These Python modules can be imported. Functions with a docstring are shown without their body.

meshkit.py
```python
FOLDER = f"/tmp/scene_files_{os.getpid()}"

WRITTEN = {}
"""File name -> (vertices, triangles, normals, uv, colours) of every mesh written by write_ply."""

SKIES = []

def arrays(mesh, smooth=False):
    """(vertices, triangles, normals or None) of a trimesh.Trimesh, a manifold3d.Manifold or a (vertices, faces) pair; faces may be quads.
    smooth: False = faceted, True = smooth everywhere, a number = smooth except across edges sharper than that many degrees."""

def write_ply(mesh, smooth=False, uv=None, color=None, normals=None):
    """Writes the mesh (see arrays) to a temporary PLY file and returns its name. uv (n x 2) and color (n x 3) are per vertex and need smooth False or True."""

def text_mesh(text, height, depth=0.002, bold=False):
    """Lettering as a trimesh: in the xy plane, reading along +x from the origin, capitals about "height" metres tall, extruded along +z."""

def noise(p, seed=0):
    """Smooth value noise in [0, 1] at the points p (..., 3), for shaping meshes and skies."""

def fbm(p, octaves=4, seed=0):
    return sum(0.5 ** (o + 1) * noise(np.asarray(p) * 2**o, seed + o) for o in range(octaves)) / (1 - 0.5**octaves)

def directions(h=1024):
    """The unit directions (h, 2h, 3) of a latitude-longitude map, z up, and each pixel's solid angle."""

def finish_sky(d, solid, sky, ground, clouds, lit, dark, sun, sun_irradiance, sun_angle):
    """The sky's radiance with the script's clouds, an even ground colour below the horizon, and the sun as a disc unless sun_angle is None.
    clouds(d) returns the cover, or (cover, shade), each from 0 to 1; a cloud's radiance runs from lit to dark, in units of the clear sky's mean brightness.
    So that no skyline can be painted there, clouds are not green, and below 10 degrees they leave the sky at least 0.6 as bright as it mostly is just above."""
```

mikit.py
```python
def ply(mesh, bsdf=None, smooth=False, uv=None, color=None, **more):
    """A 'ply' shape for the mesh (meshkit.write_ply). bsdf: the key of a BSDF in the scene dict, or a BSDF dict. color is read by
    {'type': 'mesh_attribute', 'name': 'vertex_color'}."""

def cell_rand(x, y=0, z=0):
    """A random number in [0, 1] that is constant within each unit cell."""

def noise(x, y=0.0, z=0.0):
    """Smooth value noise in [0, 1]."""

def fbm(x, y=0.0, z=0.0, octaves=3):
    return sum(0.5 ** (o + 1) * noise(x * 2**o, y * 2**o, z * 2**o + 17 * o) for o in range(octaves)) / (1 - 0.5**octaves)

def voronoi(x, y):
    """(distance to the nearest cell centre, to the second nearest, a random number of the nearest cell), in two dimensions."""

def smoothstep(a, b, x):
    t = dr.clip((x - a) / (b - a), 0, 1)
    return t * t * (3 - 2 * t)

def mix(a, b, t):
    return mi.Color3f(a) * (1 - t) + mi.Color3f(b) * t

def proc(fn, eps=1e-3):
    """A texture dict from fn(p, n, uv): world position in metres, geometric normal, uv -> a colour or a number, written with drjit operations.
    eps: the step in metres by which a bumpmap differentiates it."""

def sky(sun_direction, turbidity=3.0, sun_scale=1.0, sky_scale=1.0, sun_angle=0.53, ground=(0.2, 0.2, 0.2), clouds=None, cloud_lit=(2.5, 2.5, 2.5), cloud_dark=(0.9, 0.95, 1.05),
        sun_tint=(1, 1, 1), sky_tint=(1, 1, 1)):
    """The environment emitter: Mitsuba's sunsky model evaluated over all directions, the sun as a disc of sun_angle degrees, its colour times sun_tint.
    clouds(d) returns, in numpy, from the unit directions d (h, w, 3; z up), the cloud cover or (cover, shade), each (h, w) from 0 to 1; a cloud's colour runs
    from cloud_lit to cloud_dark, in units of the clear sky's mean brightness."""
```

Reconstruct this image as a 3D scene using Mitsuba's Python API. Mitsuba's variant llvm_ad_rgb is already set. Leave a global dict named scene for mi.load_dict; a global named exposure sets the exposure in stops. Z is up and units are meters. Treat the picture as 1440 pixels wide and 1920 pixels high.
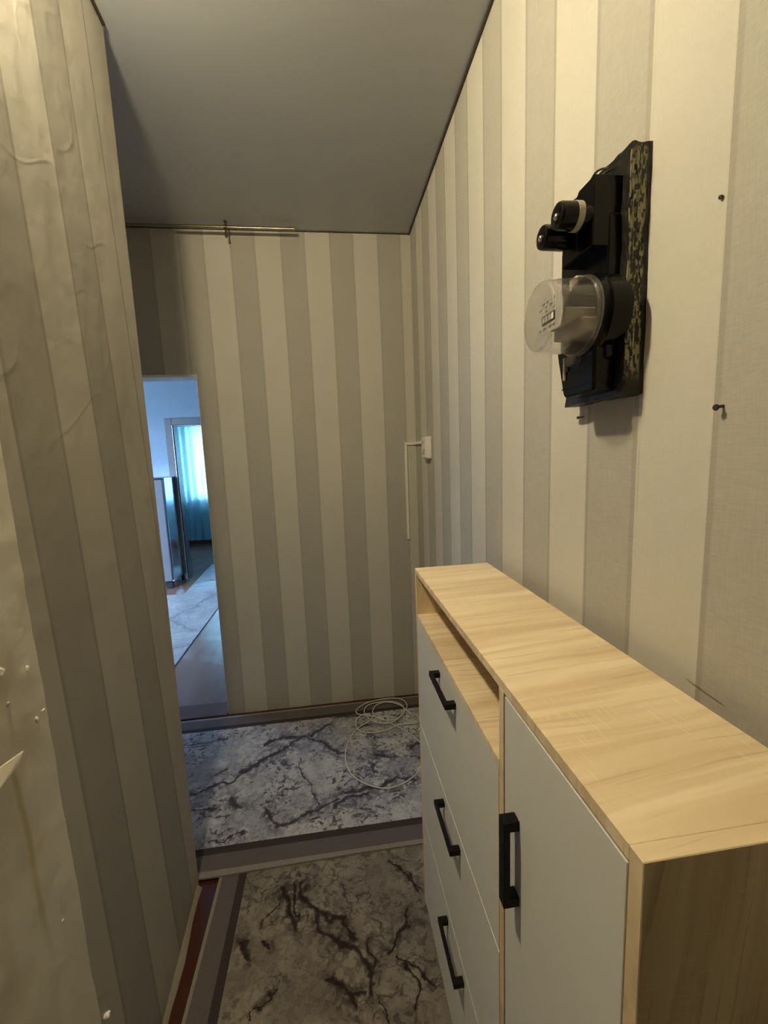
import math, random
import numpy as np
import trimesh
import drjit as dr
import manifold3d as m3
import shapely.geometry as sg
from scipy.interpolate import CubicSpline
import mitsuba as mi
import mikit, meshkit
from mikit import proc, noise, fbm, smoothstep, mix, cell_rand

T = mi.ScalarTransform4f
random.seed(7)
rng = np.random.default_rng(7)
scene, labels = {}, {}

# ------------------------------------------------------------------ camera, sky, exposure
scene['camera'] = {
    'type': 'perspective', 'fov': math.degrees(2 * math.atan(720 / 785.568)), 'fov_axis': 'x', 'near_clip': 0.02,
    'to_world': T().look_at(origin=[0, 0, 1.5], target=[0.1219955, 0.98368442, 1.5 - 0.13221973], up=[0.05537194, 0.12626198, 0.99045033])}
scene['sky'] = mikit.sky((0.3, 0.8, 0.55), turbidity=4.0, sun_scale=0.0, sky_scale=180.0, ground=(0.25, 0.27, 0.25),
                         clouds=lambda d: (np.full(d.shape[:2], 0.85), np.full(d.shape[:2], 0.4)),
                         cloud_lit=(0.85, 1.08, 1.5), cloud_dark=(0.5, 0.9, 1.35), sky_tint=(0.45, 0.85, 1.3))
exposure = 0.0
LAMP = np.array([1.0, 0.855, 0.555]) * 930.0
LAMP_AT = np.array([-0.452, 0.65, 2.545])

# ------------------------------------------------------------------ room measures (metres)
XR, YB, H = 0.5035, 2.440, 2.704
XE, YE, SL = -0.551, 1.414, -0.0574            # free end of the left wall and its slant
def xl(y): return XE + SL * (y - YE)

# ------------------------------------------------------------------ helpers
def box(x0, x1, y0, y1, z0, z1, b=0.0):
    lo, hi = np.minimum([x0, y0, z0], [x1, y1, z1]), np.maximum([x0, y0, z0], [x1, y1, z1])
    if b <= 0:
        m = trimesh.creation.box(extents=hi - lo); m.apply_translation((lo + hi) / 2); return m
    b = min(b, 0.45 * float((hi - lo).min()))
    pts = []
    for k in range(3):
        l, h_ = lo + b, hi - b
        l = l.copy(); h_ = h_.copy(); l[k], h_[k] = lo[k], hi[k]
        pts += [[x, y, z] for x in (l[0], h_[0]) for y in (l[1], h_[1]) for z in (l[2], h_[2])]
    return trimesh.Trimesh(np.array(pts)).convex_hull

def join(*ms): return trimesh.util.concatenate([m for m in ms])

def tube(pts, r, sides=8, dense=None, closed_ends=True):
    p = np.asarray(pts, float)
    if dense:
        t = np.r_[0, np.cumsum(np.linalg.norm(np.diff(p, axis=0), axis=1))]
        p = CubicSpline(t, p)(np.linspace(0, t[-1], dense))
    d = np.gradient(p, axis=0); d /= np.linalg.norm(d, axis=1, keepdims=True)
    a = np.cross(d[0], [0, 0, 1.0]) if abs(d[0][2]) < .9 else np.cross(d[0], [1.0, 0, 0])
    V = []
    for i in range(len(p)):
        a = a - d[i] * (a @ d[i]); a /= np.linalg.norm(a); b = np.cross(d[i], a)
        rr = r[i] if hasattr(r, '__len__') else r
        V += [p[i] + rr * (math.cos(2 * math.pi * k / sides) * a + math.sin(2 * math.pi * k / sides) * b) for k in range(sides)]
    F = []
    for i in range(len(p) - 1):
        for k in range(sides):
            q = i * sides; k2 = (k + 1) % sides
            F += [[q + k, q + k2, q + sides + k2], [q + k, q + sides + k2, q + sides + k]]
    n = len(V); V += [p[0], p[-1]]
    for k in range(sides):
        k2 = (k + 1) % sides
        F += [[n, k2, k], [n + 1, (len(p) - 1) * sides + k, (len(p) - 1) * sides + k2]]
    m = trimesh.Trimesh(np.array(V), np.array(F), process=False); trimesh.repair.fix_normals(m); return m

def lathe_x(profile, yc, zc, xwall, n=64):
    """profile: (p, r) with p measured from the wall towards -x."""
    P = np.array(profile, float); th = np.linspace(0, 2 * math.pi, n, endpoint=False)
    V = np.array([[xwall - p, yc + r * math.cos(t), zc + r * math.sin(t)] for p, r in P for t in th])
    F = []
    for i in range(len(P) - 1):
        for k in range(n):
            k2 = (k + 1) % n; a, b, c_, d = i * n + k, i * n + k2, (i + 1) * n + k2, (i + 1) * n + k
            F += [[a, c_, b], [a, d, c_]]
    m = trimesh.Trimesh(V, np.array(F), process=False)
    m.merge_vertices(); m.update_faces(m.nondegenerate_faces()); m.remove_unreferenced_vertices()
    trimesh.repair.fix_normals(m)
    return m

def prism_x(poly_yz, p0, p1, xwall=XR, b=0.0):
    """polygon in (y, z), between p0 and p1 off the wall (towards -x), its front edges chamfered by b."""
    pts = np.array(poly_yz, float)
    if b:
        s = sg.Polygon(pts); inner = np.array(s.buffer(-b, join_style=2).exterior.coords)[:-1]
        V = [[xwall - p0, y, z] for y, z in pts] + [[xwall - p1 + b, y, z] for y, z in pts] + [[xwall - p1, y, z] for y, z in inner]
        return trimesh.Trimesh(np.array(V)).convex_hull
    m = trimesh.creation.extrude_polygon(sg.Polygon(pts), p1 - p0, engine='earcut')
    V = m.vertices; m.vertices = np.c_[xwall - p0 - V[:, 2], V[:, 0], V[:, 1]]
    trimesh.repair.fix_normals(m); return m

def add(key, mesh, bsdf, smooth=False, label=None, cat=None, group=None, kind=None, **more):
    scene[key] = mikit.ply(mesh, bsdf, smooth, **more)
    e = {}
    if label: e['label'] = label
    if cat: e['category'] = cat
    if group: e['group'] = group
    if kind: e['kind'] = kind
    if e: labels[key] = {**labels.get(key, {}), **e}

def tag(key, label, cat, group=None):
    labels[key] = {'label': label, 'category': cat, **({'group': group} if group else {})}

def struct(key, mesh, bsdf, label=None, smooth=False, **more):
    add(key, mesh, bsdf, smooth, label=label, kind='structure', **more)

def mat(key, b): scene[key] = b; return key
def plain(key, col, rough=0.5, spec=0.5, metallic=0.0, **more):
    return mat(key, {'type': 'twosided', 'bsdf': {'type': 'principled', 'base_color': {'type': 'rgb', 'value': list(col)}, 'roughness': rough, 'specular': spec, 'metallic': metallic, **more}})
def pmat(key, fn, rough=0.5, spec=0.5, bump=None, bscale=1.0, eps=1e-3, **more):
    b = {'type': 'principled', 'base_color': proc(fn), 'roughness': rough, 'specular': spec, **more}
    if bump is not None:
        b = {'type': 'bumpmap', 'arbitrary': proc(bump, eps=eps), 'scale': bscale, 'bsdf': b}
    return mat(key, {'type': 'twosided', 'bsdf': b})

# ------------------------------------------------------------------ materials
LIGHT, DARK, EDGE = (0.56, 0.53, 0.465), (0.425, 0.40, 0.35), (0.35, 0.325, 0.275)

def stripes(s, z, first, pitch, linen=1.0, edge_on=0.75):
    """s: metres across the paper. Light and dark stripes, the dark ones edged by a thin darker band."""
    k = (s - first) / pitch
    i = dr.floor(k); f = k - i
    odd = dr.abs(i - 2 * dr.floor(i / 2)) > 0.5
    w = noise(i * 3.1, z * 2.3) * 0.004 - 0.002
    e = dr.minimum(f + w / pitch, 1 - f) * pitch
    band = 1 - smoothstep(0.007, 0.011, e)
    hair = 1 - smoothstep(0.0012, 0.003, e)
    weave = (noise(s * 90, z * 900) - 0.5) * 0.07 + (noise(s * 800, z * 60) - 0.5) * 0.05
    mott = (fbm(s * 5, z * 5, 3.0) - 0.5) * 0.08
    dark = mix(DARK, EDGE, band * edge_on)
    light = mix(LIGHT, (0.5, 0.46, 0.39), hair * 0.25)
    return dr.select(odd, dark * (1 + linen * weave + mott), light * (1 + 0.4 * linen * weave + mott))

def paper_right(p, n, uv):
    c = stripes(p.y + 0.003 * noise(p.z * 1.7), p.z, 0.505, 0.1367, 1.3)
    w = 0.004 * noise(p.y * 120) + 0.25 * (p.y - 0.50)
    crack = (1 - smoothstep(0.0005, 0.0022, dr.abs(p.z - 1.1545 - 0.35 * w))) * smoothstep(0.455, 0.465, p.y) * smoothstep(0.525, 0.51, p.y)
    seam = (1 - smoothstep(0.0004, 0.0016, dr.abs(p.y - 0.6325 - 0.002 * noise(p.z * 3)))) * (0.2 + 0.8 * smoothstep(0.45, 0.7, noise(p.z * 9)))
    return c * (1 - 0.55 * crack) * (1 - 0.22 * seam)
def paper_back(p, n, uv):
    return stripes(-p.x + 0.003 * noise(p.z * 1.9), p.z, -0.4517 - 0.1298, 0.1298, 0.4, 0.3)
def left_s(p):
    y = p.y + dr.maximum(1.6 - p.z, -1.2) * 0.0 
    t = 0.052 + 0.075 * dr.maximum(y - 0.95, 0.0)
    return y + t * (p.z - 1.5)
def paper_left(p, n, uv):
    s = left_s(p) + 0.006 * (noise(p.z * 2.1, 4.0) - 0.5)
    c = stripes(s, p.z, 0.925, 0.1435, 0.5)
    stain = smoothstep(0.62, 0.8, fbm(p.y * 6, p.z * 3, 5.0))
    return dr.select((s > 1.3625), mi.Color3f(LIGHT), c) * (1 - 0.10 * stain) * mi.Color3f(0.67, 0.665, 0.65)  # same paper as the other walls, toned down to stand for dimmer light

def right_bump(p, n, uv):
    return noise(p.y * 250, p.z * 1400) * 0.00030 + noise(p.y * 1400, p.z * 200) * 0.00020 + fbm(p.y * 7, p.z * 3) * 0.0025
def back_bump(p, n, uv):
    crease = dr.abs(noise(p.x * 2.5 + 1.5 * p.z, p.z * 1.7 - p.x) - 0.5)
    return fbm(p.x * 6, p.z * 2.5, 2.0) * 0.004 + (1 - smoothstep(0.0, 0.03, crease)) * 0.0012
def left_bump(p, n, uv):
    return (fbm(p.y * 6, p.z * 3, 2.0, 3) * 0.0045 + fbm(p.y * 28, p.z * 22, 7.0) * 0.0010
            + (1 - smoothstep(0.0, 0.025, dr.abs(noise(p.y * 5 + p.z * 3, p.z * 4 - p.y * 3) - 0.5))) * 0.00022)

pmat('m_paper_right', paper_right, 0.75, 0.25, right_bump, 1.0, eps=4e-4)
pmat('m_paper_back', paper_back, 0.75, 0.25, back_bump, 1.0, eps=2e-3)
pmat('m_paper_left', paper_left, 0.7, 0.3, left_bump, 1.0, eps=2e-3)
pmat('m_plaster', lambda p, n, uv: mix((0.70, 0.67, 0.57), (0.60, 0.55, 0.44), smoothstep(0.5, 0.75, fbm(p.y * 9, p.z * 5))) * (1 - (1 - smoothstep(0.001, 0.011, dr.abs(p.y - 0.648 - 0.035 * (1.04 - p.z) - 0.008 * noise(p.z * 14)))) * smoothstep(1.07, 1.03, p.z) * smoothstep(0.62, 0.85, p.z) * mi.Color3f(0.22, 0.28, 0.48)), 0.45, 0.4,
     lambda p, n, uv: fbm(p.y * 12, p.z * 9, 1.0, 4) * 0.006 + (1 - smoothstep(0.0, 0.012, dr.abs(p.y - 0.648 - 0.03 * (1.04 - p.z)))) * 0.0015 * smoothstep(1.06, 1.0, p.z), 1.0, eps=2e-3)
plain('m_ceiling', (0.395, 0.405, 0.42), 0.38, 0.5)
plain('m_gap', (0.035, 0.027, 0.018), 0.6)
pmat('m_floor', lambda p, n, uv: mix((0.055, 0.012, 0.004), (0.04, 0.009, 0.0035), fbm(p.x * 14, p.y * 3)), 0.35, 0.5)
pmat('m_lino', lambda p, n, uv: mix((0.15, 0.075, 0.05), (0.21, 0.115, 0.08), fbm(p.x * 18, p.y * 3, 0.0, 4)), 0.2, 0.45,
     lambda p, n, uv: fbm(p.x * 3, p.y * 6) * 0.004, 1.0)
plain('m_skirting', (0.20, 0.045, 0.025), 0.4)
plain('m_caulk', (0.27, 0.24, 0.18), 0.7)
plain('m_threshold', (0.11, 0.055, 0.04), 0.6, 0.2)
plain('m_far_wall', (0.80, 0.84, 0.86), 0.85)
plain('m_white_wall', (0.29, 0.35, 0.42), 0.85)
plain('m_brown_wall', (0.02, 0.015, 0.011), 0.6)
plain('m_casing', (0.10, 0.09, 0.09), 0.5)
plain('m_dark_metal', (0.06, 0.06, 0.065), 0.3)
plain('m_white_plastic', (0.80, 0.77, 0.69), 0.4)
plain('m_handle', (0.004, 0.004, 0.005), 0.45, 0.15)
plain('m_front', (0.64, 0.635, 0.605), 0.45, 0.2)
plain('m_front_edge', (0.86, 0.84, 0.78), 0.5)
plain('m_board_back', (0.45, 0.36, 0.24), 0.7)
plain('m_rod', (0.55, 0.46, 0.31), 0.25, metallic=1.0)
plain('m_bronze', (0.16, 0.10, 0.05), 0.35, metallic=0.8)
plain('m_nail', (0.035, 0.025, 0.018), 0.45, metallic=0.3)
plain('m_cable', (0.63, 0.60, 0.55), 0.45)
plain('m_steel', (0.55, 0.52, 0.47), 0.25, metallic=1.0)

def wood(along, across, third):
    def fn(p, n, uv):
        q = (p.x, p.y, p.z); a, b, c = q[along], q[across], q[third]
        warp = (fbm(a * 5.0, b * 9.0, c * 4.0) - 0.5) * 0.035
        bb = b + warp - 0.09 * a
        g1 = fbm(bb * 26, a * 2.2, c * 10, 3)
        g2 = noise(bb * 240, a * 7, c * 40)
        g3 = noise(bb * 700, a * 22, c * 90)
        saw = smoothstep(0.62, 0.8, noise(a * 520 + 20 * b, b * 60, c * 60)) * smoothstep(0.5, 0.75, noise(a * 14, b * 11, c * 11 + 3))
        cath = smoothstep(0.55, 0.82, noise(bb * 14, a * 3.5, c * 6 + 8.0))
        c0 = mix((0.80, 0.66, 0.45), (0.64, 0.49, 0.305), smoothstep(0.30, 0.75, g1))
        g4 = fbm(bb * 75, a * 3.5, c * 20, 3)
        c0 = mix(c0, (0.57, 0.42, 0.245), 0.55 * smoothstep(0.45, 0.75, g4) + 0.2 * cath * g2)
        pore = smoothstep(0.70, 0.86, g2) * 0.14 + smoothstep(0.74, 0.9, g3) * 0.12
        return mix(c0 * (1 - pore), (0.88, 0.76, 0.56), 0.22 * saw)
    return fn
wood_bump = lambda p, n, uv: noise(p.y * 500, p.x * 20) * 0.0002
pmat('m_oak_top', wood(0, 1, 2), 0.42, 0.4)
pmat('m_oak_up', wood(2, 1, 0), 0.45, 0.4)
_oak_top, _oak_end = wood(0, 1, 2), wood(2, 0, 1)
pmat('m_oak_end', lambda p, n, uv: dr.select(dr.abs(n.z) > 0.7, _oak_top(p, n, uv), _oak_end(p, n, uv)), 0.45, 0.4)

# rugs: marble print, in the rugs' own metres
R1 = [(0.0112, [[-0.177, 1.345], [-0.167, 1.293], [-0.109, 1.23], [-0.041, 1.187], [-0.02, 1.147]]), (0.0138, [[-0.109, 1.23], [-0.114, 1.18], [-0.068, 1.144], [-0.012, 1.101], [0.022, 1.053], [0.039, 1.006]]), (0.0112, [[-0.24, 1.319], [-0.226, 1.248], [-0.194, 1.199]]), (0.01, [[-0.198, 1.334], [-0.204, 1.232]]), (0.0125, [[-0.076, 1.029], [-0.036, 0.994], [-0.016, 0.98]]), (0.0075, [[-0.036, 0.994], [0.012, 1.01]]), (0.0088, [[0.183, 1.176], [0.155, 1.137], [0.109, 1.098], [0.088, 1.085]]), (0.005, [[0.15, 1.37], [0.192, 1.3], [0.235, 1.256]]), (0.0088, [[-0.351, 1.171], [-0.319, 1.133]]), (0.005, [[0.123, 1.063], [0.162, 1.036], [0.217, 0.983]]), (0.0037, [[-0.263, 1.281], [-0.301, 1.21]]), (0.0037, [[-0.233, 1.034], [-0.282, 1.019], [-0.295, 0.994]]), (0.005, [[0.034, 1.122], [0.061, 1.073], [0.038, 1.026]]), (0.0063, [[0.15, 1.038], [0.168, 0.977], [0.148, 0.939]]), (0.0037, [[0.056, 0.976], [0.078, 0.928]]), (0.0037, [[-0.287, 1.167], [-0.259, 1.146]]), (0.005, [[0.208, 1.305], [0.225, 1.243]])]
R2 = [(0.01, [[-0.713, 1.811], [-0.623, 1.844], [-0.545, 1.868], [-0.469, 1.92]]), (0.022, [[-0.497, 1.912], [-0.429, 1.976], [-0.355, 2.03], [-0.276, 2.087]]), (0.014, [[-0.277, 2.095], [-0.17, 2.143], [-0.08, 2.216]]), (0.016, [[-0.418, 2.104], [-0.325, 2.146], [-0.213, 2.117]]), (0.012, [[-0.213, 2.117], [-0.113, 2.065], [-0.069, 1.993], [-0.007, 1.952]]), (0.008, [[-0.829, 2.18], [-0.744, 2.181], [-0.64, 2.195]]), (0.016, [[-0.524, 1.755], [-0.465, 1.706]]), (0.012, [[-0.035, 1.705], [0.05, 1.714], [0.134, 1.711], [0.227, 1.757], [0.31, 1.73]]), (0.01, [[-0.365, 1.683], [-0.3, 1.58], [-0.267, 1.584], [-0.202, 1.623], [-0.116, 1.651], [-0.035, 1.682]]), (0.018, [[0.158, 1.922], [0.239, 1.897]]), (0.018, [[0.11, 1.858], [0.126, 1.814]]), (0.016, [[0.325, 1.937], [0.382, 1.974]]), (0.012, [[-0.032, 2.285], [0.135, 2.253]]), (0.005, [[-0.235, 1.963], [-0.208, 1.86], [-0.154, 1.726], [-0.116, 1.662]]), (0.008, [[-0.66, 1.723], [-0.572, 1.719]]), (0.008, [[-0.568, 1.55], [-0.482, 1.554], [-0.409, 1.588]]), (0.01, [[0.329, 1.876], [0.365, 1.87]]), (0.008, [[0.081, 2.168], [0.139, 2.166]]), (0.006, [[-0.574, 1.953], [-0.624, 1.921]]), (0.01, [[-0.063, 1.631], [-0.008, 1.677], [0.085, 1.684]])]
BASE, GREY, VEIN, BAND, DBAND, HEM = (0.37, 0.34, 0.305), (0.20, 0.18, 0.165), (0.028, 0.019, 0.021), (0.115, 0.095, 0.093), (0.045, 0.034, 0.033), (0.24, 0.21, 0.185)

def marble(x, y, veins, sc=1.0, speck=0.5):
    wx = (fbm(x * 22 * sc, y * 22 * sc, 1.0, 5) - 0.5) * 0.052 / sc
    wy = (fbm(x * 22 * sc, y * 22 * sc, 6.0, 5) - 0.5) * 0.052 / sc
    X, Y = x + wx, y + wy
    best = mi.Float(9.0)
    for w, line in veins:
        for (ax, ay), (bx, by) in zip(line[:-1], line[1:]):
            ex, ey = bx - ax, by - ay
            t = dr.clip(((X - ax) * ex + (Y - ay) * ey) / (ex * ex + ey * ey), 0, 1)
            d = dr.sqrt(dr.square(X - ax - t * ex) + dr.square(Y - ay - t * ey))
            best = dr.minimum(best, d / w)
    tear = noise(x * 95, y * 95, 3.0)
    main = 1 - smoothstep(0.15, 1.2, best * (0.4 + 1.2 * tear))
    halo = (1 - smoothstep(0.5, 6.5, best)) * smoothstep(0.40, 0.62, fbm(x * 55, y * 55, 8.0, 4))
    r1 = dr.abs(fbm(X * 9 * sc, Y * 11 * sc, 2.0, 4) - 0.5)
    r2 = dr.abs(fbm(X * 21 * sc, Y * 24 * sc, 4.0, 3) - 0.5)
    patch = smoothstep(0.42, 0.66, fbm(x * 6 * sc, y * 7 * sc, 9.0))
    fine = (1 - smoothstep(0.0, 0.026, r1)) * (0.3 + 0.7 * patch) * 0.8 + (1 - smoothstep(0.0, 0.05, r2)) * (0.15 + 0.85 * patch) * 0.75
    cloud = smoothstep(0.36, 0.64, fbm(x * 14 * sc, y * 14 * sc, 5.0, 5)) * 0.8 + 0.35 * smoothstep(0.5, 0.62, fbm(x * 70 * sc, y * 70 * sc, 15.0, 3))
    c = mix(BASE, GREY, 0.75 * cloud)
    c = mix(c, (0.085, 0.068, 0.066), dr.clip(0.75 * halo + fine * 0.8, 0, 0.9))
    sp = smoothstep(0.56, 0.68, fbm(X * 62 * sc, Y * 80 * sc, 21.0, 4)) * (0.25 + 0.75 * smoothstep(0.42, 0.6, fbm(x * 9 * sc, y * 9 * sc, 31.0)))
    c = mix(c, (0.05, 0.042, 0.046), sp * speck)
    c = mix(c, VEIN, dr.clip(main, 0, 1) * 0.94)
    return c * (0.9 + 0.2 * noise(x * 500, y * 500))

def rug_near(p, n, uv):
    c = marble(p.x, p.y, R1, 1.0, 0.55) * mi.Color3f(0.70, 0.66, 0.60)  # shared print darkened as a whole to stand for dim light here
    pile = 0.9 + 0.2 * noise(p.x * 700, p.y * 300)
    d = p.x + 0.481
    c = dr.select(d < 0.098, mi.Color3f(DBAND) * pile, c)
    c = dr.select(d < 0.071, mi.Color3f(BAND) * pile, c)
    return dr.select(d < 0.012, mi.Color3f(HEM) * pile, c)
def rug_far(p, n, uv):
    c = marble(p.x, p.y, R2, 1.0, 0.95) * mi.Color3f(1.38, 1.50, 1.75)  # same print, with blue daylight from the doorway put into its colour
    pile = 0.9 + 0.2 * noise(p.x * 300, p.y * 700)
    d, e = p.y - 1.408, 2.398 - p.y
    c = dr.select((d < 0.119) | (e < 0.122), mi.Color3f(DBAND) * pile, c)
    c = dr.select((d < 0.088) | (e < 0.092), mi.Color3f(BAND) * pile, c)
    return dr.select((d < 0.022) | (e < 0.016), mi.Color3f(HEM) * pile, c)
pmat('m_rug_near', rug_near, 0.9, 0.1)
pmat('m_rug_far', rug_far, 0.9, 0.1)
KV = [(0.02, [[-1.35, 4.9], [-1.55, 4.3], [-1.8, 3.9]]), (0.015, [[-1.9, 4.5], [-1.6, 4.1], [-1.3, 3.8]]), (0.015, [[-1.7, 3.7], [-1.4, 3.4], [-1.25, 3.5]])]
pmat('m_rug_kitchen', lambda p, n, uv: mix(marble(p.x, p.y, KV, 0.5), (0.36, 0.35, 0.35), 0.4), 0.6, 0.3, lambda p, n, uv: fbm(p.x * 9, p.y * 9) * 0.012, 1.0, eps=3e-3)
pmat('m_rug_film', lambda p, n, uv: mix(marble(p.x, p.y, [(0.015, [[-1.5, 5.0], [-1.2, 5.7]])], 0.5), (0.46, 0.44, 0.44), 0.5), 0.3, 0.5, lambda p, n, uv: fbm(p.x * 5, p.y * 12) * 0.02, 1.0, eps=3e-3)

# ================================================================== THE SETTING
# right wall, with the fine dark gap under the ceiling
struct('wall_right', box(XR, 0.64, -0.95, 2.56, -0.02, H + 0.02), 'm_paper_right', 'long right wall papered in cream and grey-beige vertical stripes, electric meter on it')
# back wall with a doorway
DX0, DX1, DZ = -1.60, -0.683, 1.975
back = m3.Manifold.cube([2.42 + XR, 0.12, H + 0.04]).translate([-1.9 - 0.52, YB, -0.02]) - m3.Manifold.cube([DX1 - DX0, 0.5, DZ + 0.1]).translate([DX0, YB - 0.2, -0.1])
struct('wall_back', back, 'm_paper_back', 'back wall of the hallway with striped wallpaper and a doorway at its left')
# doorway lining: painted white reveals and head
struct('door_1', join(box(DX0 - 0.0, DX1, YB + 0.001, YB + 0.119, DZ - 0.012, DZ), box(DX0, DX0 + 0.012, YB + 0.001, YB + 0.119, 0, DZ - 0.012), box(DX1 - 0.004, DX1, YB + 0.004, YB + 0.119, 0, DZ - 0.012)), 'm_far_wall', 'open doorway without a door in the striped back wall')
struct('door_1__threshold', box(DX0 + 0.02, DX1 - 0.006, YB - 0.02, YB + 0.125, -0.005, 0.012, 0.003), 'm_threshold')
# left wall: a slab whose free end is a rounded corner; it returns to the left behind
r = 0.016
arc = [(XE - r + r * math.cos(a), YE - r + r * math.sin(a)) for a in np.linspace(0, math.pi / 2, 10)]
lw = sg.Polygon([(xl(-0.95), -0.95)] + arc + [(-2.3, YE), (-2.3, YE - 0.12), (xl(1.2) - 0.12, YE - 0.12), (xl(-0.95) - 0.14, -0.95)])
m = trimesh.creation.extrude_polygon(lw, H + 0.04, engine='earcut'); m.apply_translation([0, 0, -0.02])
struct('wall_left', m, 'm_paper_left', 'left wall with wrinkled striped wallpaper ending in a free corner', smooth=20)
# bare plaster strip near the camera, proud of the paper, with an uneven edge, chips and a lifted flake
zz = np.linspace(0.0, 1.62, 120)
edge = 0.7355 + 0.0245 * np.clip((1.53 - zz) / 1.1, 0, 1) + 0.003 * (meshkit.noise(np.c_[zz * 30, zz * 0, zz * 0]) - 0.5) + 0.004 * (meshkit.noise(np.c_[zz * 9, zz * 0 + 4, zz * 0]) - 0.5)
V, F = [], []
for z, e in zip(zz, edge):
    d = 0.0045
    V += [[xl(0.2) - 0.004, 0.2, z], [xl(0.2) + d, 0.2, z], [xl(e) + d, e - 0.002, z], [xl(e) - 0.004, e, z]]
for i in range(len(zz) - 1):
    for k in range(3):
        a, b = i * 4 + k, i * 4 + k + 1
        F += [[a, b, b + 4], [a, b + 4, a + 4]]
n = len(V); F += [[0, 2, 1], [0, 3, 2], [n - 4, n - 3, n - 2], [n - 4, n - 2, n - 1]]
pl = trimesh.Trimesh(np.array(V), np.array(F), process=False); trimesh.repair.fix_normals(pl)
struct('wall_left__plaster_strip', pl, 'm_plaster', 'bare cream plaster strip with chips at the lower left')
def blob(at, size, seed):
    s = trimesh.creation.icosphere(subdivisions=2, radius=1.0)
    s.vertices *= (0.6 + 0.8 * meshkit.noise(s.vertices * 1.3 + seed)[:, None]) * np.array(size); s.apply_translation(at); return s
for i, (y, z, w, h_, t) in enumerate([(0.656, 1.204, .006, .008, .004), (0.713, 1.18, .0035, .0055, .003), (0.716, 1.089, .004, .006, .003), (0.735, 1.094, .004, .002, .002), (0.780, 0.398, .006, .005, .006), (0.652, 1.235, .003, .003, .003), (0.66, 1.15, .004, .004, .003), (0.70, 0.72, .003, .003, .002)]):
    add('wall_left__plaster_chip' + (f'_{i:03d}' if i else ''), blob([xl(y) + 0.004, y, z], [t, w, h_], i * 3.7), 'm_front_edge' if i in (0, 4) else 'm_plaster', True)
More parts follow.
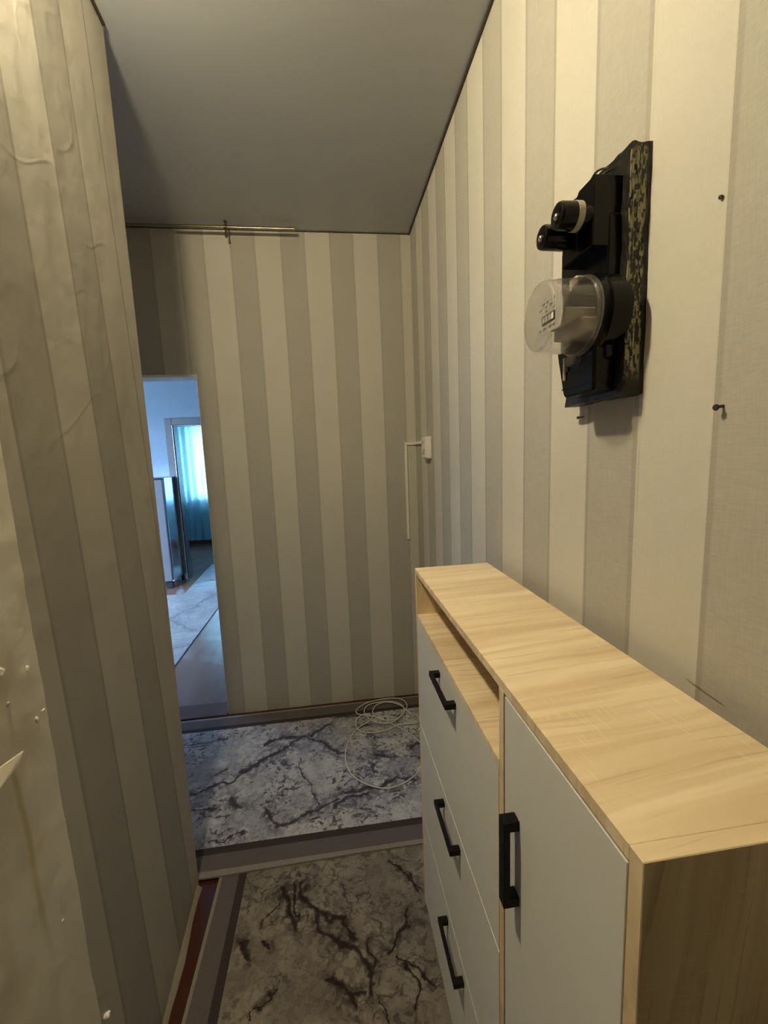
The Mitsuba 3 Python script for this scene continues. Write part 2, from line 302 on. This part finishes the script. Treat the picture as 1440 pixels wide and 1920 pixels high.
fl = trimesh.Trimesh(np.array([[xl(.60) + .004, .60, 1.078], [xl(.67) + .0045, .674, 1.063], [xl(.65) + .007, .655, 1.054], [xl(.6) + .012, .60, 1.052], [xl(.60) + .0055, .60, 1.077], [xl(.67) + .006, .674, 1.062], [xl(.65) + .0085, .655, 1.053], [xl(.6) + .0135, .60, 1.051]])).convex_hull
add('wall_left__lifted_flake', fl, 'm_plaster', label='flake of plaster lifting off')
# ceiling, floors
struct('ceiling', box(-2.3, 0.64, -0.95, 2.56, H, H + 0.08), 'm_ceiling', 'smooth grey-white stretch ceiling of the hallway')
struct('floor', box(-2.42, 0.64, -0.95, YB + 0.002, -0.06, 0.0), 'm_floor', 'red-brown painted hallway floor, seen beside the rugs')
g = [(YB - 0.001, H)]
yy = np.linspace(-0.9, YB - 0.005, 60)
sag = 0.004 * (meshkit.noise(np.c_[yy * 2.2, yy * 0, yy * 0]) - 0.5)
struct('trim_1', tube(np.c_[np.full(60, XR - 0.0035), yy, H - 0.0055 + sag], 0.0048, 6), 'm_gap', 'dark gap line between the ceiling and the right wall', smooth=40)
struct('trim_2', tube(np.c_[np.linspace(-2.2, XR - 0.006, 40), np.full(40, YB - 0.002), np.full(40, H - 0.003)], 0.0026, 6), 'm_gap', 'thin dark line between the ceiling and the back wall', smooth=40)
struct('trim_3', tube(np.c_[xl(np.linspace(-0.9, YE - 0.02, 30)) + 0.003, np.linspace(-0.9, YE - 0.02, 30), np.full(30, H - 0.005)], 0.0045, 6), 'm_gap', 'dark gap line between the ceiling and the left wall', smooth=40)
yy = np.linspace(-0.9, YE - 0.03, 40)
V = [];
for i, y in enumerate(yy):
    w = 0.016 + 0.004 * math.sin(i * 1.3); V.append([[xl(y) - 0.003, y, -0.004], [xl(y) + w, y, -0.004], [xl(y) + w * 0.4, y, 0.010], [xl(y) - 0.003, y, 0.018]])
V = np.array(V).reshape(-1, 3); F = []
for i in range(len(yy) - 1):
    for k in range(4):
        a, b = i * 4 + k, i * 4 + (k + 1) % 4; F += [[a, b, b + 4], [a, b + 4, a + 4]]
tr = trimesh.Trimesh(V, np.array(F), process=False); trimesh.repair.fix_normals(tr)
struct('trim_4', tr, 'm_caulk', 'pale bead along the foot of the left wall', smooth=40)
# walls out of the picture that close the hallway
struct('wall_near', box(-0.7, 0.64, -0.33, -0.23, -0.02, H + 0.02), 'm_brown_wall', 'wall behind the camera')  # unseen; set close and near black to cut bounced light
struct('wall_side', box(-2.42, -2.30, 1.2, 2.56, -0.02, H + 0.02), 'm_paper_back', 'end wall of the side passage')

# ---- the room beyond the doorway, and the one behind it
Y0, Y1, Y2, Y3 = YB + 0.12, 5.655, 5.80, 8.134
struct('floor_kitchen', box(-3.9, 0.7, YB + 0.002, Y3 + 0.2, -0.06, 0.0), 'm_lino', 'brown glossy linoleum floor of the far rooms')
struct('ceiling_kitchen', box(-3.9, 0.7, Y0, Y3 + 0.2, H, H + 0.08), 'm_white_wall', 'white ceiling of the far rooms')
def wall_with_hole(x0, x1, y0, y1, hx0, hx1, hz0, hz1, axis='y'):
    a = m3.Manifold.cube([x1 - x0, y1 - y0, H + 0.04]).translate([x0, y0, -0.02])
    if axis == 'y': b = m3.Manifold.cube([hx1 - hx0, y1 - y0 + 1, hz1 - hz0]).translate([hx0, y0 - .5, hz0])
    else: b = m3.Manifold.cube([x1 - x0 + 1, hx1 - hx0, hz1 - hz0]).translate([x0 - .5, hx0, hz0])
    return a - b
D2X0, D2X1, D2Z = -1.94, -1.12, 1.992
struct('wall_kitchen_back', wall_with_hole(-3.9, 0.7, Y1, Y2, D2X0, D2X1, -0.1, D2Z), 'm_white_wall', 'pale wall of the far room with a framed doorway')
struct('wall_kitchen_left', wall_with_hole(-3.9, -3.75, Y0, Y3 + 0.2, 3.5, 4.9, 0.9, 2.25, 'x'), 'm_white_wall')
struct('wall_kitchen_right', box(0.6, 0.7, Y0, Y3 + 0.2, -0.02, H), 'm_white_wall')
struct('wall_window', wall_with_hole(-3.9, 0.7, Y3, Y3 + 0.2, -2.50, -0.45, 0.895, 2.28), 'm_far_wall', 'window wall of the farthest room')
# casing and lining of the far doorway
struct('door_2', join(box(D2X0, D2X0 + 0.018, Y1 + 0.001, Y2 - 0.001, 0, D2Z - .012), box(D2X1 - 0.018, D2X1, Y1 + 0.001, Y2 - 0.001, 0, D2Z - .012), box(D2X0, D2X1, Y1 + 0.001, Y2 - 0.001, D2Z - 0.012, D2Z)), 'm_dark_metal', 'framed doorway in the far room, leading to the curtained window')
for i, bx_ in enumerate([box(D2X0 - 0.08, D2X0 + 0.004, Y1 - 0.018, Y1 + 0.002, 0, D2Z + 0.08, .004), box(D2X1 - 0.004, D2X1 + 0.08, Y1 - 0.018, Y1 + 0.002, 0, D2Z + 0.08, .004), box(D2X0 + 0.004, D2X1 - 0.004, Y1 - 0.018, Y1 + 0.002, D2Z - 0.004, D2Z + 0.08, .004)]):
    add('door_2__casing' + (f'_{i:03d}' if i else ''), bx_, 'm_casing')
add('door_2__edge_strip', box(D2X0 + 0.003, D2X0 + 0.011, Y1 - 0.021, Y1 - 0.0175, 0, D2Z - .004), 'm_white_plastic', label='pale strip on the inner casing edge')
struct('baseboard_window', box(-3.7, 0.55, Y3 - 0.018, Y3, 0, 0.082, .003), 'm_skirting', 'dark red baseboard under the curtain')
struct('baseboard_kitchen', box(-3.7, D2X0 - 0.082, Y1 - 0.016, Y1, 0, 0.07, .003), 'm_skirting')
# windows: frames and panes
mat('m_pane', {'type': 'thindielectric', 'int_ior': 1.5})
def window(key, x0, x1, z0, z1, y, axis, lab, pieces):
    def B(a0, a1, d0, d1, c0, c1): return box(a0, a1, y + d0, y + d1, c0, c1, .006) if axis == 'y' else box(y + d0, y + d1, a0, a1, c0, c1, .006)
    fr = [B(x0, x0 + .06, -.03, .03, z0, z1), B(x1 - .06, x1, -.03, .03, z0, z1), B(x0, x1, -.03, .03, z0, z0 + .06), B(x0, x1, -.03, .03, z1 - .06, z1)]
    w = (x1 - x0) / pieces
    fr += [B(x0 + w * i - .035, x0 + w * i + .035, -.03, .03, z0, z1) for i in range(1, pieces)]
    struct(key, join(*fr), 'm_front_edge', lab)
    for i in range(pieces):
        a, b = x0 + w * i + .03, x0 + w * (i + 1) - .03
        P = [[a, y, z0 + .05], [b, y, z0 + .05], [b, y, z1 - .05], [a, y, z1 - .05]] if axis == 'y' else [[y, a, z0 + .05], [y, b, z0 + .05], [y, b, z1 - .05], [y, a, z1 - .05]]
        add(key + '__pane' + (f'_{i:03d}' if i else ''), (np.array(P), np.array([[0, 1, 2, 3]])), 'm_pane')
window('window_1', -2.50, -0.45, 0.895, 2.28, Y3 + 0.12, 'y', 'bright window of the farthest room behind a sheer curtain', 3)
window('window_2', 3.5, 4.9, 0.9, 2.25, -3.83, 'x', 'window of the far room, out of view', 2)
struct('window_1__sill', box(-2.56, -0.39, Y3 - 0.10, Y3 + 0.10, 0.865, 0.893, .006), 'm_front_edge')

# ================================================================== THE LAMP
bulb = trimesh.creation.icosphere(subdivisions=3, radius=1.0); bulb.vertices *= [0.042, 0.042, 0.031]; bulb.apply_translation(LAMP_AT)
scene['wall_lamp__bulb'] = mikit.ply(bulb, 'm_front_edge', True, emitter={'type': 'area', 'radiance': {'type': 'rgb', 'value': LAMP.tolist()}})
labels['wall_lamp__bulb'] = {'label': 'lit warm bulb'}
xw = xl(LAMP_AT[1])
add('wall_lamp__base', lathe_x([(0, 0), (0, .032), (-.012, .032), (-.016, .026), (-.016, 0)], LAMP_AT[1], LAMP_AT[2] + 0.075, xw - 0.004, 32), 'm_white_plastic', 30)
add('wall_lamp__lamp_holder', join(tube([[xw + .008, LAMP_AT[1], LAMP_AT[2] + .075], [LAMP_AT[0] - .01, LAMP_AT[1], LAMP_AT[2] + .085], [LAMP_AT[0], LAMP_AT[1], LAMP_AT[2] + .075]], .006, 10), tube([[*LAMP_AT[:2], LAMP_AT[2] + .078], [*LAMP_AT[:2], LAMP_AT[2] + .034]], .013, 16)), 'm_white_plastic', 40)
tag('wall_lamp', 'small bare bulb lamp high on the left wall, out of the picture', 'lamp')

# ================================================================== CABINET
XC, CY0, CY1, CZ, XB = 0.2368, 0.2738, 1.212, 1.1616, 0.466
t = 0.017; C = 'cabinet'
tag(C, 'narrow light oak hallway cabinet with white drawers, a white door and black handles', 'cabinet')
add(C + '__top_panel', box(XC, XB, CY0 + t - 0.0005, CY1 - t + 0.0005, CZ - 0.016, CZ, .0006), 'm_oak_top')
add(C + '__side_panel', box(XC, XB, CY0, CY0 + t, 0.0085, CZ, .0008), 'm_oak_end')
add(C + '__side_panel_001', box(XC, XB, CY1 - t, CY1, 0.0085, CZ, .0008), 'm_oak_end')
DV0, DV1 = 0.556, 0.573
add(C + '__divider', box(XC, XB - .004, DV0, DV1, 0.02, CZ - 0.0165, .0008), 'm_oak_end')
SZ = 1.022
add(C + '__shelf', box(XC, XB - .004, DV1 + .0003, CY1 - t - .0003, SZ - 0.016, SZ, .0006), 'm_oak_top')
add(C + '__back_panel', box(XB - 0.003, XB, CY0 + t, CY1 - t, 0.02, CZ - 0.0165), 'm_oak_end')
add(C + '__bottom_panel', box(XC + .02, XB - .004, CY0 + t, CY1 - t, 0.02, 0.036), 'm_oak_top')
add(C + '__plinth', box(XC + .03, XC + .045, CY0 + t, CY1 - t, 0.0085, 0.02), 'm_board_back')
def handle_mesh(y0, y1, z0, z1, p, thick, vertical):
    """square bar on two legs; bar section thick x thick, standing p off the front."""
    x1, x0 = XC - 0.0, XC - p
    if vertical:
        return join(box(x0, x0 + thick * .8, y0, y1, z0, z1, .0008), box(x0 + thick * .8 - .001, x1, y0, y1, z0, z0 + thick * 1.25, .0008), box(x0 + thick * .8 - .001, x1, y0, y1, z1 - thick * 1.25, z1, .0008))
    return join(box(x0, x0 + thick * .8, y0, y1, z0, z1, .0008), box(x0 + thick * .8 - .001, x1, y0, y0 + thick * 1.5, z0, z1, .0008), box(x0 + thick * .8 - .001, x1, y1 - thick * 1.5, y1, z0, z1, .0008))
DB = [(0.668, SZ - 0.0045), (0.3475, 0.6645), (0.022, 0.344)]
HZ = [(0.962, 0.975), (0.627, 0.640), (0.298, 0.311)]
HY = [(0.801, 0.946), (0.786, 0.929), (0.775, 0.919)]
for i in range(3):
    d = C + '__drawer' + (f'_{i:03d}' if i else '')
    z0, z1 = DB[i]
    add(d, join(box(XC, XC + .016, DV1 + .002, CY1 - t - .002, z0, z1, .0007), box(XC + .015, XB - .02, DV1 + .012, CY1 - t - .012, z0 + .03, z1 - (.05 if i == 0 else .06))), 'm_front', label=f'white drawer front, {["top", "middle", "bottom"][i]} of the three')
    add(d + '__painted_lit_edge', box(XC + .0006, XC + .0155, DV1 + .003, CY1 - t - .003, z1 - .0006, z1 + .0004), 'm_front_edge')  # paler strip paints the light caught along the top edge
    add(d + '__handle', handle_mesh(*HY[i], *HZ[i], 0.0245, 0.010, False), 'm_handle', label='black square bar handle, level')
add(C + '__door', box(XC, XC + .016, CY0 + t + .0015, DV0 - .005, 0.022, CZ - 0.0195, .0007), 'm_front', label='white door beside the drawers')
add(C + '__door__handle', handle_mesh(0.500, 0.518, 0.845, 0.983, 0.0235, 0.0125, True), 'm_handle', label='black square bar handle, upright')

# ================================================================== ELECTRIC METER ON ITS BOARD
mat('m_black', {'type': 'twosided', 'bsdf': {'type': 'principled', 'base_color': {'type': 'rgb', 'value': [0.003, 0.003, 0.003]}, 'roughness': 0.17, 'specular': 0.16}})
def board_col(p, n, uv):
    worn = smoothstep(0.47, 0.57, 0.55 * fbm(p.x * 260, p.z * 40, p.y * 20, 4) + 0.45 * fbm(p.x * 420, p.z * 150, 3.0, 3) + 0.05 * noise(p.x * 300, p.z * 14))
    side = dr.select(p.y < 0.6335, mi.Float(1.0), mi.Float(0.0))
    inner = smoothstep(XR - 0.006, XR - 0.011, p.x) * smoothstep(XR - 0.038, XR - 0.033, p.x) * smoothstep(1.60, 1.63, p.z) * smoothstep(1.952, 1.93, p.z)
    return mix((0.010, 0.009, 0.008), (0.27, 0.255, 0.15), worn * side * inner)
pmat('m_board', board_col, 0.35, 0.25, lambda p, n, uv: fbm(p.y * 60, p.z * 40, p.x * 120, 4) * 0.006, 1.0, eps=1e-3)
mat('m_clear', {'type': 'blendbsdf', 'weight': 0.13, 'bsdf_0': {'type': 'thindielectric', 'int_ior': 1.5},
     'bsdf_1': {'type': 'principledthin', 'base_color': {'type': 'rgb', 'value': [0.5, 0.46, 0.41]}, 'roughness': 0.3, 'diff_trans': 1.2, 'spec_trans': 0.0, 'eta': 1.5}})
def dial_col(p, n, uv):
    y, z = p.y - 0.686, p.z - 1.716
    base = mi.Color3f(0.40, 0.385, 0.355)
    row = noise(y * 300, dr.floor(z * 150) * 7.3)
    line = dr.abs(z * 150 - dr.floor(z * 150) - 0.5) < 0.26
    txt = line & (row > 0.52) & (dr.abs(y) < 0.026) & (((z > 0.008) & (z < 0.033)) | ((z < -0.012) & (z > -0.019)))
    return dr.select(txt, mi.Color3f(0.08, 0.075, 0.07), base)
pmat('m_dial', dial_col, 0.6, 0.3)
plain('m_dusty', (0.34, 0.30, 0.245), 0.6)
plain('m_grey_strip', (0.42, 0.38, 0.31), 0.5)
M = 'electric_meter'
tag(M, 'old black electric meter with a round clear cover and two plug fuses', 'electric meter')
# rough-edged backing board
bd = trimesh.creation.box(extents=[0.034, 0.168, 0.366])
for _ in range(4): bd = bd.subdivide()
bd.apply_translation([XR - 0.0165, 0.716, 1.7655])
off = meshkit.fbm(bd.vertices * [40, 40, 28], 3)[:, None] - 0.5
nrm = bd.vertices - np.array([XR - 0.0165, 0.716, 1.7655]); nn = np.zeros_like(nrm)
for k, e in enumerate((0.017, 0.084, 0.183)): nn[:, k] = np.sign(nrm[:, k]) * (np.abs(nrm[:, k]) > e - 1e-5)
nn[:, 0] *= (nrm[:, 0] < 0)
bd.vertices += nn * off * 0.008
add(M + '__backing_board', bd, 'm_board', 25, label='black painted wooden board, its near edge worn to the wood')
def rounded(y0, y1, z0, z1, rr):
    return np.array(sg.box(y0 + rr, z0 + rr, y1 - rr, z1 - rr).buffer(rr, quad_segs=4).exterior.coords)[:-1]
add(M + '__base_plate', prism_x(rounded(0.648, 0.783, 1.64, 1.862, 0.008), 0.030, 0.056, b=.003), 'm_black', 30)
tb = np.array(sg.Polygon([(0.652, 1.592), (0.742, 1.592), (0.768, 1.680), (0.652, 1.680)]).buffer(-0.008).buffer(0.008, quad_segs=4).exterior.coords)[:-1]
add(M + '__terminal_cover', join(prism_x(tb, 0.030, 0.072, b=.004), prism_x([(0.655, 1.606), (0.744, 1.606), (0.744, 1.608), (0.655, 1.608)], 0.071, 0.0735)), 'm_black', 30)
add(M + '__terminal_cover__seal_strip', box(XR - .0755, XR - .072, 0.732, 0.739, 1.622, 1.662, .001), 'm_grey_strip')
add(M + '__terminal_cover__screw', lathe_x([(0.070, 0), (0.070, .0042), (0.0745, .0042), (0.0755, .003), (0.0755, 0)], 0.727, 1.640, XR, 20), 'm_nail', 30)
YC, ZC = 0.686, 1.716
add(M + '__housing', lathe_x([(0.030, 0), (0.030, .066), (0.062, .0655), (0.066, .063), (0.076, .061), (0.076, .0)], YC, ZC, XR, 72), 'm_black', 30)
add(M + '__mechanism', join(prism_x(rounded(YC - .040, YC + .040, ZC - .012, ZC + .004, .003), 0.076, 0.126), prism_x(rounded(YC - .045, YC + .04, ZC - .03, ZC - .012, .003), 0.076, 0.100)), 'm_dusty', 30)
dl = [(YC + .0475 * math.cos(a), ZC + .0475 * math.sin(a)) for a in np.linspace(math.radians(-32), math.radians(212), 48)]
add(M + '__dial_plate', prism_x(dl, 0.1335, 0.1350), 'm_dial', label='pale dial plate behind the clear cover')
add(M + '__dial_plate__counter_window', prism_x(rounded(YC - .026, YC + .014, ZC - .010, ZC + .004, .001), 0.1345, 0.1362), 'm_black')
for i in range(4):
    add(M + '__dial_plate__counter_drum' + (f'_{i:03d}' if i else ''), prism_x(rounded(YC - .0235 + i * .009, YC - .0165 + i * .009, ZC - .0078, ZC + .0018, .0005), 0.1355, 0.1370), 'm_dial' if i else 'm_front_edge')
cov = [(0.078, .0585), (0.084, .0583), (0.10, .0577), (0.125, .0566), (0.142, .0556), (0.147, .0543), (0.150, .0515), (0.1515, .047), (0.1522, .03), (0.1524, 0.0005)]
add(M + '__clear_cover', lathe_x(cov, YC, ZC, XR, 80), 'm_clear', True, label='round clear plastic cover, dusty')
add(M + '__clear_cover__rim', lathe_x([(0.076, .0585), (0.076, .0625), (0.080, .0625), (0.0815, .0612), (0.083, .0612), (0.085, .0587)], YC, ZC, XR, 80), 'm_clear', 30)
add(M + '__cover_lug', join(prism_x(rounded(YC + .006, YC + .030, ZC + .055, ZC + .070, .005), 0.066, 0.080, b=.002)), 'm_grey_strip', 30)
add(M + '__cover_lug_001', prism_x(rounded(YC + .002, YC + .030, ZC - .074, ZC - .056, .006), 0.070, 0.084, b=.002), 'm_clear', 30)
for i, (y, z0, l) in enumerate([(YC + .045, ZC + .056, .018)]):
    add(M + '__cover_screw', lathe_x([(0.050, 0), (0.050, .005), (0.066, .005), (0.068, .003), (0.068, 0)], YC + .044, ZC + .060, XR, 20), 'm_grey_strip', 30)
fb = [(0.650, 1.812), (0.738, 1.812), (0.738, 1.868), (0.690, 1.912), (0.650, 1.912)]
add(M + '__fuse_box', prism_x(fb, 0.030, 0.081, b=.002), 'm_black')
for i, (y, z, rr, p1) in enumerate([(0.668, 1.861, .0205, .132), (0.7125, 1.851, .0195, .134)]):
    k = M + '__plug_fuse' + (f'_{i:03d}' if i else '')
    add(k, lathe_x([(0.078, 0), (0.078, rr * .86), (0.092, rr * .86), (0.093, rr), (p1 - .006, rr * .97), (p1 - .002, rr * .9), (p1, rr * .72), (p1, 0.0)], y, z, XR, 40), 'm_black', 30, label='black plug fuse with a pale ring' if i == 0 else 'black plug fuse, the farther one')
    if i == 0: add(k + '__ring', lathe_x([(0.0945, rr * 1.0), (0.0945, rr * 1.035), (0.1045, rr * 1.03), (0.1045, rr * .99)], y, z, XR, 40), 'm_grey_strip', 30)
    b = trimesh.creation.icosphere(subdivisions=2, radius=.0052); b.vertices[:, 0] *= .7; b.apply_translation([XR - p1 - .001, y - .003, z - .003])
    add(k + '__button', b, 'm_steel', True)
for i, w in enumerate([[[XR - .036, .680, 1.94], [XR - .046, .705, 1.945], [XR - .040, .730, 1.93], [XR - .030, .752, 1.918]], [[XR - .036, .672, 1.935], [XR - .05, .69, 1.925], [XR - .048, .70, 1.905]]]):
    add(M + '__wire' + (f'_{i:03d}' if i else ''), tube(w, .0016, 8, 16), 'm_nail', 40)

# ================================================================== NAILS AND SCREWS IN THE RIGHT WALL
def nail(key, y, z, rr, out, lab):
    add(key, tube([[XR + .004, y, z + .002], [XR - out * .4, y, z + .001], [XR - out, y, z]], rr * .45, 8), 'm_nail', 40, lab, 'nail')
    add(key + '__head', lathe_x([(out - .001, 0), (out - .001, rr), (out + .001, rr * .9), (out + .0015, 0)], y, z, XR, 16), 'm_nail', 30)
nail('nail', 0.489, 1.545, .0042, .011, 'dark screw sticking out of the bare stripe right of the meter, casting a small shadow')
nail('nail_001', 0.509, 1.803, .0026, .003, 'small dark nail at the stripe edge, upper right of the electric meter')
nail('nail_002', 0.790, 1.560, .0028, .012, 'small nail just below the lower left corner of the meter')

# ================================================================== CURTAIN ROD
RY, RZ = YB - 0.075, 2.676
add('curtain_rod__rod', tube([[-1.50, RY, RZ], [-0.9, RY, RZ], [-0.113, RY, RZ]], .0072, 16), 'm_rod', 40)
add('curtain_rod__end_cap', tube([[-0.122, RY, RZ], [-0.1125, RY, RZ]], .0085, 16), 'm_rod', 40)
for i, x in enumerate((-0.455, -1.35)):
    k = 'curtain_rod__bracket' + (f'_{i:03d}' if i else '')
    add(k, join(box(x - .007, x + .007, RY - .010, RY + .010, H - .004, H + .0005, .001), tube([[x, RY, H - .003], [x, RY, RZ + .004]], .0045, 10), tube([[x - .009, RY, RZ], [x + .009, RY, RZ]], .0105, 16), tube([[x, RY, RZ - .008], [x, RY, RZ - .042]], .0042, 10), tube([[x, RY, RZ - .036], [x, RY, RZ - .048]], .0066, 12)), 'm_bronze', 40)
tag('curtain_rod', 'short brass curtain rod on a bracket under the ceiling along the back wall', 'curtain rod')

# ================================================================== SOCKET AND CABLE DUCT
S = 'wall_socket'
tag(S, 'small white surface socket with screw holes near the far corner of the right wall', 'wall socket')
add(S + '__box', box(XR - .022, XR + .001, 2.046, 2.150, 1.478, 1.588, .004), 'm_white_plastic')
add(S + '__cover', box(XR - .030, XR - .0215, 2.054, 2.142, 1.484, 1.582, .002), 'm_white_plastic')
for i, (y, z, rr) in enumerate([(2.112, 1.562, .006), (2.086, 1.520, .007), (2.112, 1.508, .007), (2.09, 1.50, .004)]):
    add(S + '__hole' + (f'_{i:03d}' if i else ''), lathe_x([(.0295, 0), (.0295, rr), (.0308, rr), (.0308, 0)], y, z, XR, 16), 'm_nail', 30)
K = 'cable_duct'
tag(K, 'thin white cable duct running from the socket into the corner and down the back wall', 'cable duct')
add(K + '__level_run', box(XR - .012, XR + .0005, 2.1505, YB - .0005, 1.558, 1.573, .0015), 'm_white_plastic')
add(K + '__short_run', box(0.4365, XR - .0125, YB - .012, YB + .0005, 1.558, 1.573, .0015), 'm_white_plastic')
add(K + '__upright_run', box(0.4365, 0.4515, YB - .012, YB + .0005, 1.000, 1.5575, .0015), 'm_white_plastic')

# ================================================================== RUGS AND CABLE
def rug(key, poly, z0, z1, m, lab, wave=0.0):
    b = poly.bounds
    mm = trimesh.creation.extrude_polygon(poly, z1 - z0, engine='earcut'); mm.apply_translation([0, 0, z0])
    add(key, mm, m, False, lab, 'rug')
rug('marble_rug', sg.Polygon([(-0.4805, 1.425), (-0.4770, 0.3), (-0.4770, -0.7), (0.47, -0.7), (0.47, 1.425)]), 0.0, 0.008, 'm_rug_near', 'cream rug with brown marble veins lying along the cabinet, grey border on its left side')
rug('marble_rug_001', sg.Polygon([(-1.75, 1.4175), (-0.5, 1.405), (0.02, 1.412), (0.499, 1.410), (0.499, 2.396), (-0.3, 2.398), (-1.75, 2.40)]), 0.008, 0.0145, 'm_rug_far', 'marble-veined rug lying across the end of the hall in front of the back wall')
rug('marble_rug_002', sg.Polygon([(-2.05, 3.0), (-1.235, 2.98), (-1.232, 4.955), (-2.05, 4.955)]), 0.0, 0.008, 'm_rug_kitchen', 'pale marble rug on the far room floor, seen through the doorway')
rug('marble_rug_003', sg.Polygon([(-1.76, 4.96), (-1.235, 4.96), (-1.235, 6.35), (-1.82, 6.35)]), 0.0, 0.007, 'm_rug_film', 'shiny creased rug running through the far framed doorway')

Zc = 0.0145 + 0.0050
outer = [[0.42, 1.90], [0.384, 1.97], [0.356, 2.025], [0.324, 2.075], [0.288, 2.115], [0.25, 2.156], [0.212, 2.198], [0.171, 2.227], [0.123, 2.247], [0.088, 2.262], [0.072, 2.286]]
ring = [[0.090, 2.325], [0.14, 2.362], [0.20, 2.378], [0.27, 2.382], [0.335, 2.372], [0.372, 2.335], [0.376, 2.290], [0.350, 2.235], [0.300, 2.170], [0.249, 2.143], [0.211, 2.146], [0.175, 2.166], [0.146, 2.198], [0.127, 2.237], [0.120, 2.285], [0.150, 2.335], [0.20, 2.352], [0.26, 2.356], [0.32, 2.335], [0.352, 2.280], [0.340, 2.21], [0.29, 2.168], [0.22, 2.178], [0.18, 2.215], [0.168, 2.262], [0.188, 2.315], [0.25, 2.342], [0.33, 2.30], [0.372, 2.225], [0.40, 2.19]]
loop = [[0.40, 2.19], [0.42, 2.14], [0.37, 2.115], [0.30, 2.118], [0.26, 2.106], [0.209, 2.088], [0.166, 2.084], [0.125, 2.085], [0.089, 2.102], [0.068, 2.135], [0.065, 2.178], [0.083, 2.230], [0.13, 2.252], [0.16, 2.215], [0.10, 2.155], [0.045, 2.094], [0.016, 2.026], [0.001, 1.971], [-0.004, 1.916], [0.003, 1.856], [0.021, 1.802], [0.05, 1.762], [0.092, 1.725], [0.133, 1.704], [0.167, 1.694], [0.202, 1.695], [0.244, 1.707], [0.283, 1.726], [0.313, 1.748], [0.333, 1.769], [0.39, 1.84], [0.43, 1.92]]
pts = outer + ring + loop
tt = np.arange(len(pts)) * 0.35
zoff = 0.010 * meshkit.noise(np.c_[tt, tt * 0, tt * 0])
zoff[-24:] *= np.linspace(1, 0.15, 24)
add('white_cable', tube(np.c_[np.array(pts), Zc + zoff], 0.0030, 8, 520), 'm_cable', 40, 'thin white cable lying in loose coils on the rug in the far corner', 'cable')

# ================================================================== FRIDGE, RADIATOR, CURTAIN IN THE FAR ROOMS
F_ = 'fridge'
tag(F_, 'low fridge with a grey door and a glossy dark side, beside the far framed doorway', 'fridge')
plain('m_fridge_door', (0.10, 0.092, 0.10), 0.45, 0.3)
mat('m_fridge_side', {'type': 'twosided', 'bsdf': {'type': 'principled', 'base_color': {'type': 'rgb', 'value': [0.62, 0.64, 0.68]}, 'roughness': 0.16, 'metallic': 1.0}})
FX = -1.967
add(F_ + '__body', box(FX - .56, FX, 5.285, 5.635, 0.075, 1.350, .006), 'm_fridge_side', label='glossy dark fridge body')
add(F_ + '__door', box(FX - .56, FX - .003, 5.235, 5.280, 0.09, 1.330, .008), 'm_fridge_door', label='grey fridge door')
add(F_ + '__door_trim', box(FX - .56, FX - .003, 5.232, 5.283, 1.331, 1.348, .004), 'm_black', label='black strip over the door')
for i, (x, y) in enumerate([(FX - .05, 5.28), (FX - .51, 5.28), (FX - .05, 5.6), (FX - .51, 5.6)]):
    add(F_ + '__foot' + (f'_{i:03d}' if i else ''), box(x - .035, x + .035, y - .025, y + .025, 0, 0.076, .004), 'm_black')
add(F_ + '__door__handle', box(FX - .50, FX - .47, 5.205, 5.236, 0.80, 1.20, .006), 'm_dark_metal')

Rr = 'radiator'
tag(Rr, 'white panel radiator under the far window, showing through the curtain', 'radiator')
add(Rr + '__panel', box(-2.46, -1.35, Y3 - .075, Y3 - .018, 0.30, 0.66, .008), 'm_front_edge')
add(Rr + '__bracket', box(-2.30, -2.26, Y3 - .02, Y3 + .001, 0.34, 0.62), 'm_front_edge')
for i in range(8):
    for j in range(2):
        k = i * 2 + j
        add(Rr + '__vent' + (f'_{k:03d}' if k else ''), box(-2.43 + i * .135, -2.33 + i * .135, Y3 - .0775, Y3 - .074, 0.43 + j * .115, 0.485 + j * .115, .001), 'm_casing')

mat('m_sheer', {'type': 'blendbsdf', 'weight': 0.97, 'bsdf_0': {'type': 'thindielectric', 'int_ior': 1.02},
    'bsdf_1': {'type': 'principledthin', 'base_color': {'type': 'rgb', 'value': [0.55, 0.88, 0.95]}, 'roughness': 0.6, 'diff_trans': 0.7, 'spec_trans': 0.0}})
nx, nz = 330, 14
xs = np.linspace(-2.85, -0.3, nx); zs = np.linspace(0.10, 2.42, nz)
fold = lambda x, z: 0.022 * np.sin(x * 52 + 1.3 * np.sin(x * 7)) + 0.012 * np.sin(x * 23 + 0.6 * z)
V = np.array([[x, Y3 - 0.17 + fold(x, z) * (0.75 + 0.25 * (2.4 - z) / 2.3), z] for z in zs for x in xs])
F = [[j * nx + i, j * nx + i + 1, (j + 1) * nx + i + 1, (j + 1) * nx + i] for j in range(nz - 1) for i in range(nx - 1)]
add('sheer_curtain', (V, np.array(F)), 'm_sheer', True, 'long white sheer curtain hanging in folds before the far window', 'curtain')
add('sheer_curtain__hem', tube(np.array([[x, Y3 - 0.17 + fold(x, 0.1), 0.103] for x in xs]), 0.004, 5), 'm_front_edge', 40)
add('curtain_rail__rail', box(-2.95, -0.2, Y3 - .19, Y3 - .15, 2.42, 2.45, .004), 'm_front_edge')
add('curtain_rail__support', box(-2.7, -2.67, Y3 - .16, Y3 + .001, 2.425, 2.445), 'm_front_edge')
add('curtain_rail__support_001', box(-0.5, -0.47, Y3 - .16, Y3 + .001, 2.425, 2.445), 'm_front_edge')
tag('curtain_rail', 'white rail over the far window that carries the sheer curtain', 'curtain rail')
